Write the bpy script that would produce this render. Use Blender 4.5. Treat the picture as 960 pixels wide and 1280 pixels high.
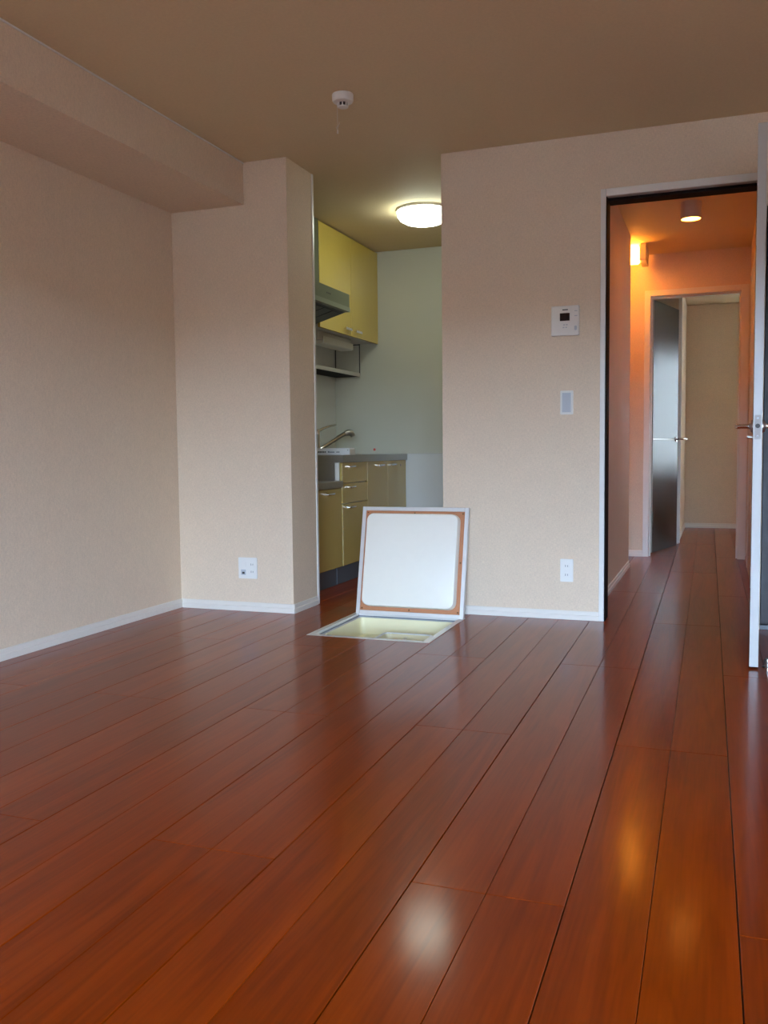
import bpy, bmesh, math, random
from mathutils import Vector, Matrix

random.seed(7)
S = bpy.context.scene
COL = S.collection
for o in list(bpy.data.objects):
    bpy.data.objects.remove(o, do_unlink=True)

# ---------------------------------------------------------------- camera
F_PX = 1129.93
YAW, PITCH, ROLL = 0.3552, -0.0686, -0.0109
cam_d = bpy.data.cameras.new('camera')
cam_d.sensor_fit = 'VERTICAL'
cam_d.sensor_height = 24.0
cam_d.lens = F_PX / 1280.0 * 24.0
cam_d.clip_start = 0.05
cam = bpy.data.objects.new('camera', cam_d)
COL.objects.link(cam)
fw = Vector((-math.sin(YAW), math.cos(YAW), 0)); rt = Vector((math.cos(YAW), math.sin(YAW), 0)); up = Vector((0, 0, 1))
f2 = fw * math.cos(PITCH) + up * math.sin(PITCH); u2 = up * math.cos(PITCH) - fw * math.sin(PITCH)
r3 = rt * math.cos(ROLL) + u2 * math.sin(ROLL); u3 = u2 * math.cos(ROLL) - rt * math.sin(ROLL)
m = Matrix((r3, u3, -f2)).transposed().to_4x4()
m.translation = Vector((0, -4.6066, 0.8734))
cam.matrix_world = m
S.camera = cam

# ---------------------------------------------------------------- exposure, sky, window portals
S.view_settings.view_transform = 'Standard'
S.view_settings.look = 'None'
S.view_settings.gamma = 1.0
S.view_settings.use_curve_mapping = False
S.view_settings.exposure = 1.6
SKY = 29.0
w = bpy.data.worlds.new('overcast_sky'); S.world = w
w.use_nodes = True
bg = w.node_tree.nodes['Background']
bg.inputs[0].default_value = (0.59, 0.81, 1.14, 1)
bg.inputs[1].default_value = SKY

def portal(name, loc, rot, sx, sy):
    d = bpy.data.lights.new(name, 'AREA'); d.shape = 'RECTANGLE'; d.size = sx; d.size_y = sy
    d.cycles.is_portal = True
    o = bpy.data.objects.new(name, d); COL.objects.link(o); o.location = loc; o.rotation_euler = rot
    return o
WX0, WX1, WZ0, WZ1, WY = -0.4, 1.8, 0.06, 2.0, -7.6     # sliding window behind the camera
portal('window_portal', ((WX0 + WX1) / 2, WY - 0.14, (WZ0 + WZ1) / 2), (math.radians(90), 0, 0), WX1 - WX0, WZ1 - WZ0)
VX0, VX1, VZ0, VZ1, VY = 0.45, 2.1, 0.55, 2.0, 5.67      # window of the far room
portal('far_window_portal', ((VX0 + VX1) / 2, VY + 0.14, (VZ0 + VZ1) / 2), (math.radians(-90), 0, 0), VX1 - VX0, VZ1 - VZ0)

# ---------------------------------------------------------------- materials
MATS = {}
def lin(c):
    return tuple((x / 255 / 12.92) if x / 255 <= 0.04045 else ((x / 255 + 0.055) / 1.055) ** 2.4 for x in c)
def new_mat(name):
    mt = bpy.data.materials.new(name); mt.use_nodes = True
    MATS[name] = mt
    return mt, mt.node_tree, mt.node_tree.nodes['Principled BSDF']
def node(nt, typ, **kw):
    n = nt.nodes.new(typ)
    for k, v in kw.items():
        setattr(n, k, v)
    return n
def plain(name, col, rough=0.5, metal=0.0, spec=0.5, var=0.04, scale=30.0, bump=0.0, coat=0.0, emit=None, es=0.0, trans=0.0):
    """procedural colour with a small noise variation"""
    mt, nt, b = new_mat(name)
    tc = node(nt, 'ShaderNodeTexCoord')
    nz = node(nt, 'ShaderNodeTexNoise'); nz.inputs['Scale'].default_value = scale; nz.inputs['Detail'].default_value = 3
    nt.links.new(tc.outputs['Object'], nz.inputs['Vector'])
    rp = node(nt, 'ShaderNodeMapRange')
    rp.inputs['To Min'].default_value = 1 - var; rp.inputs['To Max'].default_value = 1 + var
    nt.links.new(nz.outputs['Fac'], rp.inputs['Value'])
    mx = node(nt, 'ShaderNodeVectorMath', operation='SCALE')
    mx.inputs[0].default_value = col[:3]
    nt.links.new(rp.outputs[0], mx.inputs['Scale'])
    nt.links.new(mx.outputs[0], b.inputs['Base Color'])
    b.inputs['Roughness'].default_value = rough
    b.inputs['Metallic'].default_value = metal
    b.inputs['Specular IOR Level'].default_value = spec
    b.inputs['Coat Weight'].default_value = coat
    b.inputs['Transmission Weight'].default_value = trans
    if bump:
        bp = node(nt, 'ShaderNodeBump'); bp.inputs['Strength'].default_value = bump; bp.inputs['Distance'].default_value = 0.002
        nt.links.new(nz.outputs['Fac'], bp.inputs['Height']); nt.links.new(bp.outputs[0], b.inputs['Normal'])
    if emit:
        b.inputs['Emission Color'].default_value = (*emit, 1); b.inputs['Emission Strength'].default_value = es
    return mt

def wallpaper(name, col, bump=0.25, var=0.15):
    """woven vinyl wallpaper: fine crossed threads and soft mottling"""
    mt, nt, b = new_mat(name)
    geo = node(nt, 'ShaderNodeNewGeometry')
    tot = None
    for sc, wt in (((260, 260, 70), 0.45), ((80, 80, 300), 0.45), ((12, 12, 12), 0.10)):
        mp = node(nt, 'ShaderNodeMapping'); mp.inputs['Scale'].default_value = sc
        nt.links.new(geo.outputs['Position'], mp.inputs['Vector'])
        nz = node(nt, 'ShaderNodeTexNoise'); nz.inputs['Scale'].default_value = 1.0; nz.inputs['Detail'].default_value = 2
        nt.links.new(mp.outputs[0], nz.inputs['Vector'])
        ma = node(nt, 'ShaderNodeMath', operation='MULTIPLY'); ma.inputs[1].default_value = wt
        nt.links.new(nz.outputs['Fac'], ma.inputs[0])
        if tot is None:
            tot = ma
        else:
            ad = node(nt, 'ShaderNodeMath', operation='ADD')
            nt.links.new(tot.outputs[0], ad.inputs[0]); nt.links.new(ma.outputs[0], ad.inputs[1]); tot = ad
    rp = node(nt, 'ShaderNodeMapRange'); rp.inputs['From Min'].default_value = 0.30; rp.inputs['From Max'].default_value = 0.70
    rp.inputs['To Min'].default_value = 1 - var; rp.inputs['To Max'].default_value = 1 + var * 0.6
    nt.links.new(tot.outputs[0], rp.inputs['Value'])
    mx = node(nt, 'ShaderNodeVectorMath', operation='SCALE'); mx.inputs[0].default_value = col
    nt.links.new(rp.outputs[0], mx.inputs['Scale']); nt.links.new(mx.outputs[0], b.inputs['Base Color'])
    bp = node(nt, 'ShaderNodeBump'); bp.inputs['Strength'].default_value = bump; bp.inputs['Distance'].default_value = 0.001
    nt.links.new(tot.outputs[0], bp.inputs['Height']); nt.links.new(bp.outputs[0], b.inputs['Normal'])
    b.inputs['Roughness'].default_value = 0.7; b.inputs['Specular IOR Level'].default_value = 0.25
    return mt

def wood_floor(name):
    mt, nt, b = new_mat(name)
    geo = node(nt, 'ShaderNodeNewGeometry'); oi = node(nt, 'ShaderNodeObjectInfo')
    off = node(nt, 'ShaderNodeCombineXYZ')
    mu = node(nt, 'ShaderNodeMath', operation='MULTIPLY'); mu.inputs[1].default_value = 40.0
    nt.links.new(oi.outputs['Random'], mu.inputs[0]); nt.links.new(mu.outputs[0], off.inputs['Z']); nt.links.new(mu.outputs[0], off.inputs['Y'])
    ad = node(nt, 'ShaderNodeVectorMath', operation='ADD')
    nt.links.new(geo.outputs['Position'], ad.inputs[0]); nt.links.new(off.outputs[0], ad.inputs[1])
    mp = node(nt, 'ShaderNodeMapping'); mp.inputs['Scale'].default_value = (14, 0.9, 6)
    nt.links.new(ad.outputs[0], mp.inputs['Vector'])
    n1 = node(nt, 'ShaderNodeTexNoise'); n1.inputs['Scale'].default_value = 1.0; n1.inputs['Detail'].default_value = 3; n1.inputs['Distortion'].default_value = 0.6
    nt.links.new(mp.outputs[0], n1.inputs['Vector'])
    # cathedral rings from the contour lines of the stretched noise
    rg = node(nt, 'ShaderNodeMath', operation='MULTIPLY'); rg.inputs[1].default_value = 34.0
    nt.links.new(n1.outputs['Fac'], rg.inputs[0])
    sn = node(nt, 'ShaderNodeMath', operation='SINE'); nt.links.new(rg.outputs[0], sn.inputs[0])
    mp2 = node(nt, 'ShaderNodeMapping'); mp2.inputs['Scale'].default_value = (150, 5, 1)
    nt.links.new(ad.outputs[0], mp2.inputs['Vector'])
    n2 = node(nt, 'ShaderNodeTexNoise'); n2.inputs['Scale'].default_value = 1.0; n2.inputs['Detail'].default_value = 2
    nt.links.new(mp2.outputs[0], n2.inputs['Vector'])
    a1 = node(nt, 'ShaderNodeMath', operation='MULTIPLY_ADD'); a1.inputs[1].default_value = 0.045; a1.inputs[2].default_value = 0.0
    nt.links.new(sn.outputs[0], a1.inputs[0])
    a2 = node(nt, 'ShaderNodeMath', operation='MULTIPLY_ADD'); a2.inputs[1].default_value = 0.32
    nt.links.new(n2.outputs['Fac'], a2.inputs[0]); nt.links.new(a1.outputs[0], a2.inputs[2])
    a3 = node(nt, 'ShaderNodeMath', operation='MULTIPLY_ADD'); a3.inputs[1].default_value = 0.6
    nt.links.new(n1.outputs['Fac'], a3.inputs[0]); nt.links.new(a2.outputs[0], a3.inputs[2])
    a4 = node(nt, 'ShaderNodeMath', operation='MULTIPLY_ADD'); a4.inputs[1].default_value = 0.13
    nt.links.new(oi.outputs['Random'], a4.inputs[0]); nt.links.new(a3.outputs[0], a4.inputs[2])
    cr = node(nt, 'ShaderNodeValToRGB')
    e = cr.color_ramp.elements
    e[0].position = 0.34; e[0].color = (*FLOOR_DARK, 1)
    e[1].position = 0.95; e[1].color = (*FLOOR_LIGHT, 1)
    nt.links.new(a4.outputs[0], cr.inputs[0]); nt.links.new(cr.outputs[0], b.inputs['Base Color'])
    # worn satin body under a thin sharper lacquer
    b.inputs['Roughness'].default_value = 0.30
    b.inputs['IOR'].default_value = 1.45
    b.inputs['Specular IOR Level'].default_value = 0.09
    b.inputs['Coat Weight'].default_value = 0.42
    b.inputs['Coat IOR'].default_value = 1.45
    n4 = node(nt, 'ShaderNodeTexNoise'); n4.inputs['Scale'].default_value = 2.2; n4.inputs['Detail'].default_value = 4
    nt.links.new(geo.outputs['Position'], n4.inputs['Vector'])
    rr = node(nt, 'ShaderNodeMapRange'); rr.inputs['From Min'].default_value = 0.3; rr.inputs['From Max'].default_value = 0.7
    rr.inputs['To Min'].default_value = 0.115; rr.inputs['To Max'].default_value = 0.155
    nt.links.new(n4.outputs['Fac'], rr.inputs['Value']); nt.links.new(rr.outputs[0], b.inputs['Coat Roughness'])
    return mt

FLOOR_DARK = (0.19, 0.023, 0.0002)
FLOOR_LIGHT = (0.40, 0.058, 0.0006)
wood_floor('wood_floor')
wallpaper('wallpaper', (0.80, 0.645, 0.48))
wallpaper('ceiling_paper', (0.77, 0.62, 0.385), bump=0.2, var=0.07)
plain('kitchen_wall', (0.66, 0.67, 0.63), 0.5, var=0.02, scale=6)
plain('kitchen_panel', (0.58, 0.585, 0.49), 0.25, var=0.02, scale=4)
plain('subfloor', (0.02, 0.008, 0.004), 0.8)
plain('baseboard', (0.81, 0.75, 0.66), 0.4, var=0.02)
plain('white_trim', (0.82, 0.79, 0.73), 0.35, var=0.02)
plain('dark_jamb', (0.014, 0.011, 0.010), 0.7, spec=0.15)
plain('dark_door', (0.022, 0.016, 0.016), 0.4, spec=0.2, var=0.15, scale=8)
plain('dark_door_face', (0.020, 0.015, 0.017), 0.30, spec=0.38, var=0.1, scale=8)
plain('latch_steel', (0.34, 0.31, 0.285), 0.5, metal=0.2, var=0.05)
plain('white_edge', (0.47, 0.465, 0.44), 0.3, var=0.02)
plain('chrome', (0.80, 0.80, 0.79), 0.12, metal=1.0, var=0.02)
plain('satin_metal', (0.50, 0.48, 0.46), 0.35, metal=1.0, var=0.03)
plain('stainless', (0.46, 0.45, 0.42), 0.38, metal=1.0, var=0.05, scale=60)
plain('aluminium', (0.81, 0.80, 0.77), 0.42, metal=0.55, var=0.03)
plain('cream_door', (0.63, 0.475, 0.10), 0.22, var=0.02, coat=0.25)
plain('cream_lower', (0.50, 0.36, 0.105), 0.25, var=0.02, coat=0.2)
plain('cabinet_body', (0.70, 0.62, 0.45), 0.45, var=0.03)
plain('cabinet_under', (0.55, 0.52, 0.46), 0.5, var=0.03)
plain('hood_grey', (0.115, 0.125, 0.08), 0.35, var=0.03)
plain('hood_dark', (0.022, 0.02, 0.018), 0.4, var=0.2)
plain('hood_lip', (0.20, 0.22, 0.16), 0.35)
plain('toe_kick', (0.105, 0.115, 0.125), 0.45)
plain('black_wire', (0.02, 0.02, 0.02), 0.4)
plain('rack_rim', (0.46, 0.45, 0.40), 0.35)
plain('fixture_white', (0.60, 0.58, 0.52), 0.45, var=0.02)
plain('diffuser', (0.70, 0.70, 0.64), 0.35, var=0.02)
plain('carton', (0.78, 0.78, 0.76), 0.5, var=0.03)
plain('print_dark', (0.05, 0.05, 0.05), 0.6)
plain('plastic_white', (0.84, 0.82, 0.76), 0.35, var=0.015)
plain('plastic_ivory', (0.80, 0.77, 0.68), 0.4, var=0.02)
plain('plastic_grey', (0.52, 0.54, 0.56), 0.4, var=0.02)
plain('slot_dark', (0.05, 0.045, 0.04), 0.5)
plain('screen_black', (0.010, 0.011, 0.014), 0.15)
plain('lid_panel', (0.93, 0.88, 0.76), 0.4, var=0.015)
plain('lid_board', (0.50, 0.20, 0.085), 0.55, var=0.10, scale=60)
plain('basin_cream', (0.88, 0.80, 0.50), 0.4, var=0.02)
plain('basin_floor', (0.84, 0.77, 0.50), 0.45, var=0.02)
plain('tray_rim', (0.85, 0.85, 0.80), 0.35, var=0.02)
plain('rubber_seal', (0.24, 0.26, 0.29), 0.6)
plain('hinge_bronze', (0.16, 0.075, 0.02), 0.35, metal=0.6)
plain('lamp_shell', (0.74, 0.68, 0.60), 0.5, var=0.02)
plain('red_sticker', (0.75, 0.10, 0.08), 0.5)
plain('cord_white', (0.72, 0.68, 0.60), 0.6)
plain('asphalt', (0.06, 0.050, 0.040), 0.9, var=0.2, scale=0.5)
plain('plaster', (0.30, 0.235, 0.17), 0.9, var=0.1, scale=0.3)
plain('far_pane', (0.05, 0.05, 0.05), 0.2)
plain('kitchen_lamp_dome', (0.9, 0.95, 0.9), 0.4, emit=(0.90, 1.0, 0.86), es=6.2)
plain('hall_lamp_glow', (0.9, 0.8, 0.6), 0.4, emit=(1.0, 0.31, 0.04), es=18.0)
plain('corridor_lamp_glow', (0.9, 0.8, 0.6), 0.4, emit=(1.0, 0.32, 0.032), es=18.0)

def glass_mat():
    mt = bpy.data.materials.new('window_glass'); mt.use_nodes = True; nt = mt.node_tree; nt.nodes.clear(); MATS['window_glass'] = mt
    out = node(nt, 'ShaderNodeOutputMaterial'); mix = node(nt, 'ShaderNodeMixShader'); t = node(nt, 'ShaderNodeBsdfTransparent'); g = node(nt, 'ShaderNodeBsdfGlossy')
    g.inputs['Roughness'].default_value = 0.02; t.inputs[0].default_value = (0.97, 0.98, 0.98, 1)
    fr = node(nt, 'ShaderNodeFresnel'); fr.inputs[0].default_value = 1.45
    nt.links.new(fr.outputs[0], mix.inputs[0]); nt.links.new(t.outputs[0], mix.inputs[1]); nt.links.new(g.outputs[0], mix.inputs[2]); nt.links.new(mix.outputs[0], out.inputs[0])
glass_mat()
def frosted_mat():
    mt = bpy.data.materials.new('frosted_glass'); mt.use_nodes = True; nt = mt.node_tree; nt.nodes.clear(); MATS['frosted_glass'] = mt
    out = node(nt, 'ShaderNodeOutputMaterial'); mix = node(nt, 'ShaderNodeMixShader'); t = node(nt, 'ShaderNodeBsdfTranslucent'); g = node(nt, 'ShaderNodeBsdfDiffuse')
    nz = node(nt, 'ShaderNodeTexNoise'); nz.inputs['Scale'].default_value = 90.0
    rp = node(nt, 'ShaderNodeMapRange'); rp.inputs['To Min'].default_value = 0.16; rp.inputs['To Max'].default_value = 0.24
    nt.links.new(nz.outputs['Fac'], rp.inputs['Value']); nt.links.new(rp.outputs[0], mix.inputs[0])
    t.inputs[0].default_value = (0.46, 0.435, 0.395, 1); g.inputs[0].default_value = (0.8, 0.8, 0.8, 1)
    nt.links.new(t.outputs[0], mix.inputs[1]); nt.links.new(g.outputs[0], mix.inputs[2]); nt.links.new(mix.outputs[0], out.inputs[0])
frosted_mat()

# ---------------------------------------------------------------- mesh helpers (all shapes in world coordinates)
class MB:
    def __init__(s):
        s.bm = bmesh.new()
    def box(s, x0, x1, y0, y1, z0, z1, bev=0.0, seg=1, M=None):
        vs = [s.bm.verts.new((x, y, z)) for x in (x0, x1) for y in (y0, y1) for z in (z0, z1)]
        fs = [s.bm.faces.new([vs[i] for i in q]) for q in ((0, 1, 3, 2), (4, 6, 7, 5), (0, 4, 5, 1), (2, 3, 7, 6), (0, 2, 6, 4), (1, 5, 7, 3))]
        geo = vs
        if bev > 0:
            es = list({e for f in fs for e in f.edges})
            r = bmesh.ops.bevel(s.bm, geom=es, offset=bev, segments=seg, affect='EDGES', profile=0.5)
            geo = list({v for f in r['faces'] for v in f.verts})
            # gather all verts of this island
            seen = set(geo); st = list(geo)
            while st:
                v = st.pop()
                for e in v.link_edges:
                    o = e.other_vert(v)
                    if o not in seen:
                        seen.add(o); st.append(o)
            geo = list(seen)
        if M is not None:
            bmesh.ops.transform(s.bm, matrix=M, verts=geo)
        return s
    def prism(s, poly, axis, a, b, M=None):
        """extrude a 2-D polygon along axis (0,1,2) from a to b; poly holds the other two coordinates in order"""
        def P(p, t):
            c = list(p); c.insert(axis, t); return c
        lo = [s.bm.verts.new(P(p, a)) for p in poly]; hi = [s.bm.verts.new(P(p, b)) for p in poly]
        n = len(poly)
        s.bm.faces.new(lo); s.bm.faces.new(hi[::-1])
        for i in range(n):
            s.bm.faces.new((lo[i], hi[i], hi[(i + 1) % n], lo[(i + 1) % n]))
        if M is not None:
            bmesh.ops.transform(s.bm, matrix=M, verts=lo + hi)
        return s
    def lathe(s, prof, c, seg=32, axis='Z', M=None):
        """prof: list of (radius, height)"""
        rings = []; allv = []
        for r, h in prof:
            if r < 1e-6:
                v = s.bm.verts.new((0, 0, h)); rings.append([v]); allv.append(v)
            else:
                ring = [s.bm.verts.new((r * math.cos(2 * math.pi * i / seg), r * math.sin(2 * math.pi * i / seg), h)) for i in range(seg)]
                rings.append(ring); allv += ring
        for A, B in zip(rings, rings[1:]):
            for i in range(seg):
                j = (i + 1) % seg
                if len(A) == 1 and len(B) == 1:
                    continue
                if len(A) == 1:
                    s.bm.faces.new((A[0], B[i], B[j]))
                elif len(B) == 1:
                    s.bm.faces.new((A[i], B[0], A[j]))
                else:
                    s.bm.faces.new((A[i], B[i], B[j], A[j]))
        R = {'Z': Matrix(), 'X': Matrix.Rotation(math.pi / 2, 4, 'Y'), 'Y': Matrix.Rotation(-math.pi / 2, 4, 'X')}[axis]
        T = Matrix.Translation(c) @ R
        if M is not None:
            T = M @ T
        bmesh.ops.transform(s.bm, matrix=T, verts=allv)
        return s
    def tube(s, pts, rad, seg=10, M=None):
        pts = [Vector(p) for p in pts]
        if not isinstance(rad, (list, tuple)):
            rad = [rad] * len(pts)
        rings = []; allv = []; prev = None
        for i, p in enumerate(pts):
            t = (pts[min(i + 1, len(pts) - 1)] - pts[max(i - 1, 0)]).normalized()
            ref = prev if prev is not None else (Vector((0, 0, 1)) if abs(t.z) < 0.9 else Vector((1, 0, 0)))
            u = (ref - t * ref.dot(t)).normalized(); v = t.cross(u); prev = u
            ring = [s.bm.verts.new(p + (u * math.cos(2 * math.pi * k / seg) + v * math.sin(2 * math.pi * k / seg)) * rad[i]) for k in range(seg)]
            rings.append(ring); allv += ring
        for A, B in zip(rings, rings[1:]):
            for k in range(seg):
                j = (k + 1) % seg
                s.bm.faces.new((A[k], A[j], B[j], B[k]))
        s.bm.faces.new(rings[0][::-1]); s.bm.faces.new(rings[-1])
        if M is not None:
            bmesh.ops.transform(s.bm, matrix=M, verts=allv)
        return s
    def build(s, name, mat, parent=None, origin=None, smooth=None):
        bmesh.ops.recalc_face_normals(s.bm, faces=s.bm.faces)
        if parent is not None:
            org = Vector(parent['_o'])
        else:
            org = Vector(origin) if origin is not None else Vector((0, 0, 0))
        bmesh.ops.translate(s.bm, verts=s.bm.verts, vec=-org)
        me = bpy.data.meshes.new(name); s.bm.to_mesh(me); s.bm.free()
        me.materials.append(MATS[mat])
        o = bpy.data.objects.new(name, me); COL.objects.link(o)
        o['_o'] = tuple(org)
        if parent is not None:
            o.parent = parent
        else:
            o.location = org
        if smooth is not None:
            for p in me.polygons:
                p.use_smooth = True
            try:
                me.set_sharp_from_angle(angle=math.radians(smooth))
            except Exception:
                pass
        return o
def rrect(x0, x1, y0, y1, r, n=5):
    out = []
    for cx, cy, a0 in ((x1 - r, y1 - r, 0), (x0 + r, y1 - r, 90), (x0 + r, y0 + r, 180), (x1 - r, y0 + r, 270)):
        for k in range(n + 1):
            a = math.radians(a0 + 90 * k / n); out.append((cx + r * math.cos(a), cy + r * math.sin(a)))
    return out
def thing(name, loc, label, cat, group=None, kind=None):
    o = bpy.data.objects.new(name, None); COL.objects.link(o); o.location = loc; o['_o'] = tuple(loc)
    o.empty_display_size = 0.05
    return tag(o, label, cat, group, kind)
def tag(o, label, cat, group=None, kind=None):
    o['label'] = label; o['category'] = cat
    if group: o['group'] = group
    if kind: o['kind'] = kind
    return o
def struct(o, label, cat):
    return tag(o, label, cat, kind='structure')

# ---------------------------------------------------------------- measured layout (metres)
XL, XR = -2.837, 2.10           # left and right room walls
H, HH = 2.40, 2.37              # ceilings: room and kitchen / hall and far room
YP, YPB, XP = -0.262, 0.058, -2.135
XB, ZB = -2.387, 2.180          # beam
XRW = -1.373                    # kitchen opening, right side
KL, KF = -2.869, 2.048          # kitchen left wall, far wall
HL, HR = -0.612, 0.205          # hall walls
HE = 2.85                       # hall end wall
FX0, FX1, FY0, FY1 = -1.831, -1.220, -0.755, -0.126    # hatch opening, outer

# ---------------------------------------------------------------- floor: slab and single planks
b = MB()
for x0, x1, y0, y1 in ((-3.0, FX0, -7.75, 5.9), (FX1, 2.5, -7.75, 5.9), (FX0, FX1, -7.75, FY0), (FX0, FX1, FY1, 5.9)):
    b.box(x0, x1, y0, y1, -0.06, -0.0125)
floor = struct(b.build('floor', 'subfloor'), 'glossy reddish brown wooden plank floor running from the room into the hall', 'floor')

PW, PL, SLOPE, X00 = 0.1545, 1.955, -0.010, 0.045
def clip(poly, a, bb, c):           # keep a*x + b*y <= c
    out = []
    for i in range(len(poly)):
        p, q = poly[i], poly[(i + 1) % len(poly)]
        dp, dq = a * p[0] + bb * p[1] - c, a * q[0] + bb * q[1] - c
        if dp <= 1e-9: out.append(p)
        if (dp < 0 < dq) or (dq < 0 < dp):
            t = dp / (dp - dq); out.append((p[0] + t * (q[0] - p[0]), p[1] + t * (q[1] - p[1])))
    return out
def cliprect(poly, r):
    for a, bb, c in ((-1, 0, -r[0]), (1, 0, r[1]), (0, -1, -r[2]), (0, 1, r[3])):
        if len(poly) < 3: return []
        poly = clip(poly, a, bb, c)
    return poly
def area(p):
    return abs(sum(p[i][0] * p[(i + 1) % len(p)][1] - p[(i + 1) % len(p)][0] * p[i][1] for i in range(len(p)))) / 2 if len(p) > 2 else 0
def plank_piece(b, poly, depth=0.012, ch=0.0009):
    n = len(poly); cx = sum(p[0] for p in poly) / n; cy = sum(p[1] for p in poly) / n
    if sum(poly[i][0] * poly[(i + 1) % n][1] - poly[(i + 1) % n][0] * poly[i][1] for i in range(n)) < 0:
        poly = poly[::-1]
    ins = []
    for i in range(n):                      # inset polygon (mitred)
        p0, p1, p2 = (Vector(poly[(i - 1) % n]), Vector(poly[i]), Vector(poly[(i + 1) % n]))
        d1 = (p1 - p0).normalized(); d2 = (p2 - p1).normalized()
        n1 = Vector((-d1.y, d1.x)); n2 = Vector((-d2.y, d2.x)); s_ = n1 + n2
        k = ch / max(0.3, (1 + n1.dot(n2))) if s_.length > 1e-6 else 0
        ins.append(p1 + s_ * k)
    lo = [b.bm.verts.new((p[0], p[1], -depth)) for p in poly]
    mi = [b.bm.verts.new((p[0], p[1], -ch)) for p in poly]
    hi = [b.bm.verts.new((p[0], p[1], 0)) for p in ins]
    b.bm.faces.new(hi)
    for i in range(n):
        j = (i + 1) % n
        b.bm.faces.new((lo[i], lo[j], mi[j], mi[i])); b.bm.faces.new((mi[i], mi[j], hi[j], hi[i]))
ROOMS = [(-2.837, 2.10, -7.6, 0.0), (-2.135, -1.373, -0.01, 0.13), (-2.869, -0.73, 0.06, 2.048), (-0.56, 0.18, -0.01, 0.13), (-0.612, 0.205, 0.12, 2.86), (-0.515, 0.137, 2.8, 3.0), (-1.0, 2.2, 2.97, 5.67)]
hatch = (FX0, FX1, FY0, FY1)
shared = {}
for k in range(-14, 19):                     # strip k lies between joint line k and k+1 (counted leftwards)
    j = k // 2
    y_start = -2.925 if j % 2 else -1.93
    rows = range(-3, 5)
    for rw in rows:
        y0 = y_start + rw * PL; y1 = y0 + PL
        if y1 < -7.6 or y0 > 5.7: continue
        g_r = 0.0012 if k % 2 == 0 else 0.0006     # wider joint between boards, finer groove inside one
        g_l = 0.0006 if k % 2 == 0 else 0.0012
        def X(kk, y): return X00 - PW * kk + SLOPE * (y + 3.0)
        e = 0.0007
        full = [(X(k + 1, y0) + g_l, y0 + e), (X(k, y0) - g_r, y0 + e), (X(k, y1) - g_r, y1 - e), (X(k + 1, y1) + g_l, y1 - e)]
        pieces = []
        vis = 0
        for r in ROOMS:
            vis += area(cliprect(full, r))
        if vis < 0.004: continue
        box_ = cliprect(full, (-2.99, 2.4, -7.74, 5.85))
        if area(cliprect(box_, hatch)) > 1e-5:
            hx0, hx1, hy0, hy1 = hatch
            for r in ((-9, 9, -9, hy0), (-9, 9, hy1, 9), (-9, hx0, hy0, hy1), (hx1, 9, hy0, hy1)):
                pc = cliprect(box_, r)
                if area(pc) > 2e-5: pieces.append(pc)
        elif area(box_) < area(full) - 1e-5:
            pieces = [box_]
        if pieces:
            b = MB()
            for pc in pieces: plank_piece(b, pc)
            b.build('plank', 'wood_floor', floor)
        else:
            key = k % 2
            ox, oy = X(k, y0), y0
            if key not in shared:
                b = MB(); plank_piece(b, [(p[0] - ox, p[1] - oy) for p in full])
                o = b.build('plank', 'wood_floor'); shared[key] = o.data
            else:
                o = bpy.data.objects.new('plank', shared[key]); COL.objects.link(o)
            o.parent = floor; o.location = (ox, oy, 0)

# ---------------------------------------------------------------- ceilings
struct(MB().box(-3.0, 2.45, -7.75, 5.9, H, H + 0.1).build('ceiling', 'ceiling_paper'), 'beige papered ceiling over the room and kitchen', 'ceiling')
b = MB().box(HL, HR, 0.121, 2.17, HH, H - 0.001).box(-1.6, HR, 2.171, HE, HH, H - 0.001).box(-1.0, 2.2, HE + 0.121, VY, HH, H - 0.001)
struct(b.build('ceiling_hall', 'ceiling_paper'), 'papered ceiling of the hall lit orange by its lamps', 'ceiling')

# ---------------------------------------------------------------- walls
struct(MB().box(XL - 0.12, XL, WY, YPB, 0, H - 0.001).build('wall_left', 'wallpaper'), 'long beige papered wall on the left under the beam', 'wall')
struct(MB().box(XL + 0.0005, XP, YP, YPB, 0, H - 0.001).build('wall_pillar', 'wallpaper'), 'projecting papered pillar left of the kitchen opening', 'wall')
struct(MB().box(XL + 0.0005, XB, WY + 0.001, YP - 0.0005, ZB, H - 0.001).build('wall_beam', 'wallpaper'), 'boxed papered beam along the top of the left wall', 'beam')
# wall with the hall doorway
DX0, DX1, DZ = -0.559, 0.180, 2.130
EX0, EX1, EZ = 0.190, 0.960, 1.985          # dark closet door right of the open leaf
b = MB().box(XRW, DX0, 0, 0.12, 0, H - 0.001).box(DX0, DX1, 0, 0.12, DZ, H - 0.001).box(DX1, EX0, 0, 0.12, 0, H - 0.001).box(EX0, EX1, 0, 0.12, EZ, H - 0.001).box(EX0, EX1, 0.06, 0.12, 0, EZ).box(EX1, XR, 0, 0.12, 0, H - 0.001)
struct(b.build('wall_back', 'wallpaper'), 'beige papered wall between kitchen opening and hall doorway', 'wall')
struct(MB().box(XR, XR + 0.12, WY, 0.12, 0, H - 0.001).build('wall_right', 'wallpaper'), 'right side papered wall of the room', 'wall')
b = MB().box(XL - 0.12, WX0, WY - 0.12, WY, 0, H - 0.001).box(WX1, XR + 0.12, WY - 0.12, WY, 0, H - 0.001).box(WX0, WX1, WY - 0.12, WY, WZ1, H - 0.001).box(WX0, WX1, WY - 0.12, WY, 0, WZ0)
struct(b.build('wall_front', 'wallpaper'), 'papered window wall opposite the kitchen', 'wall')
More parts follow.
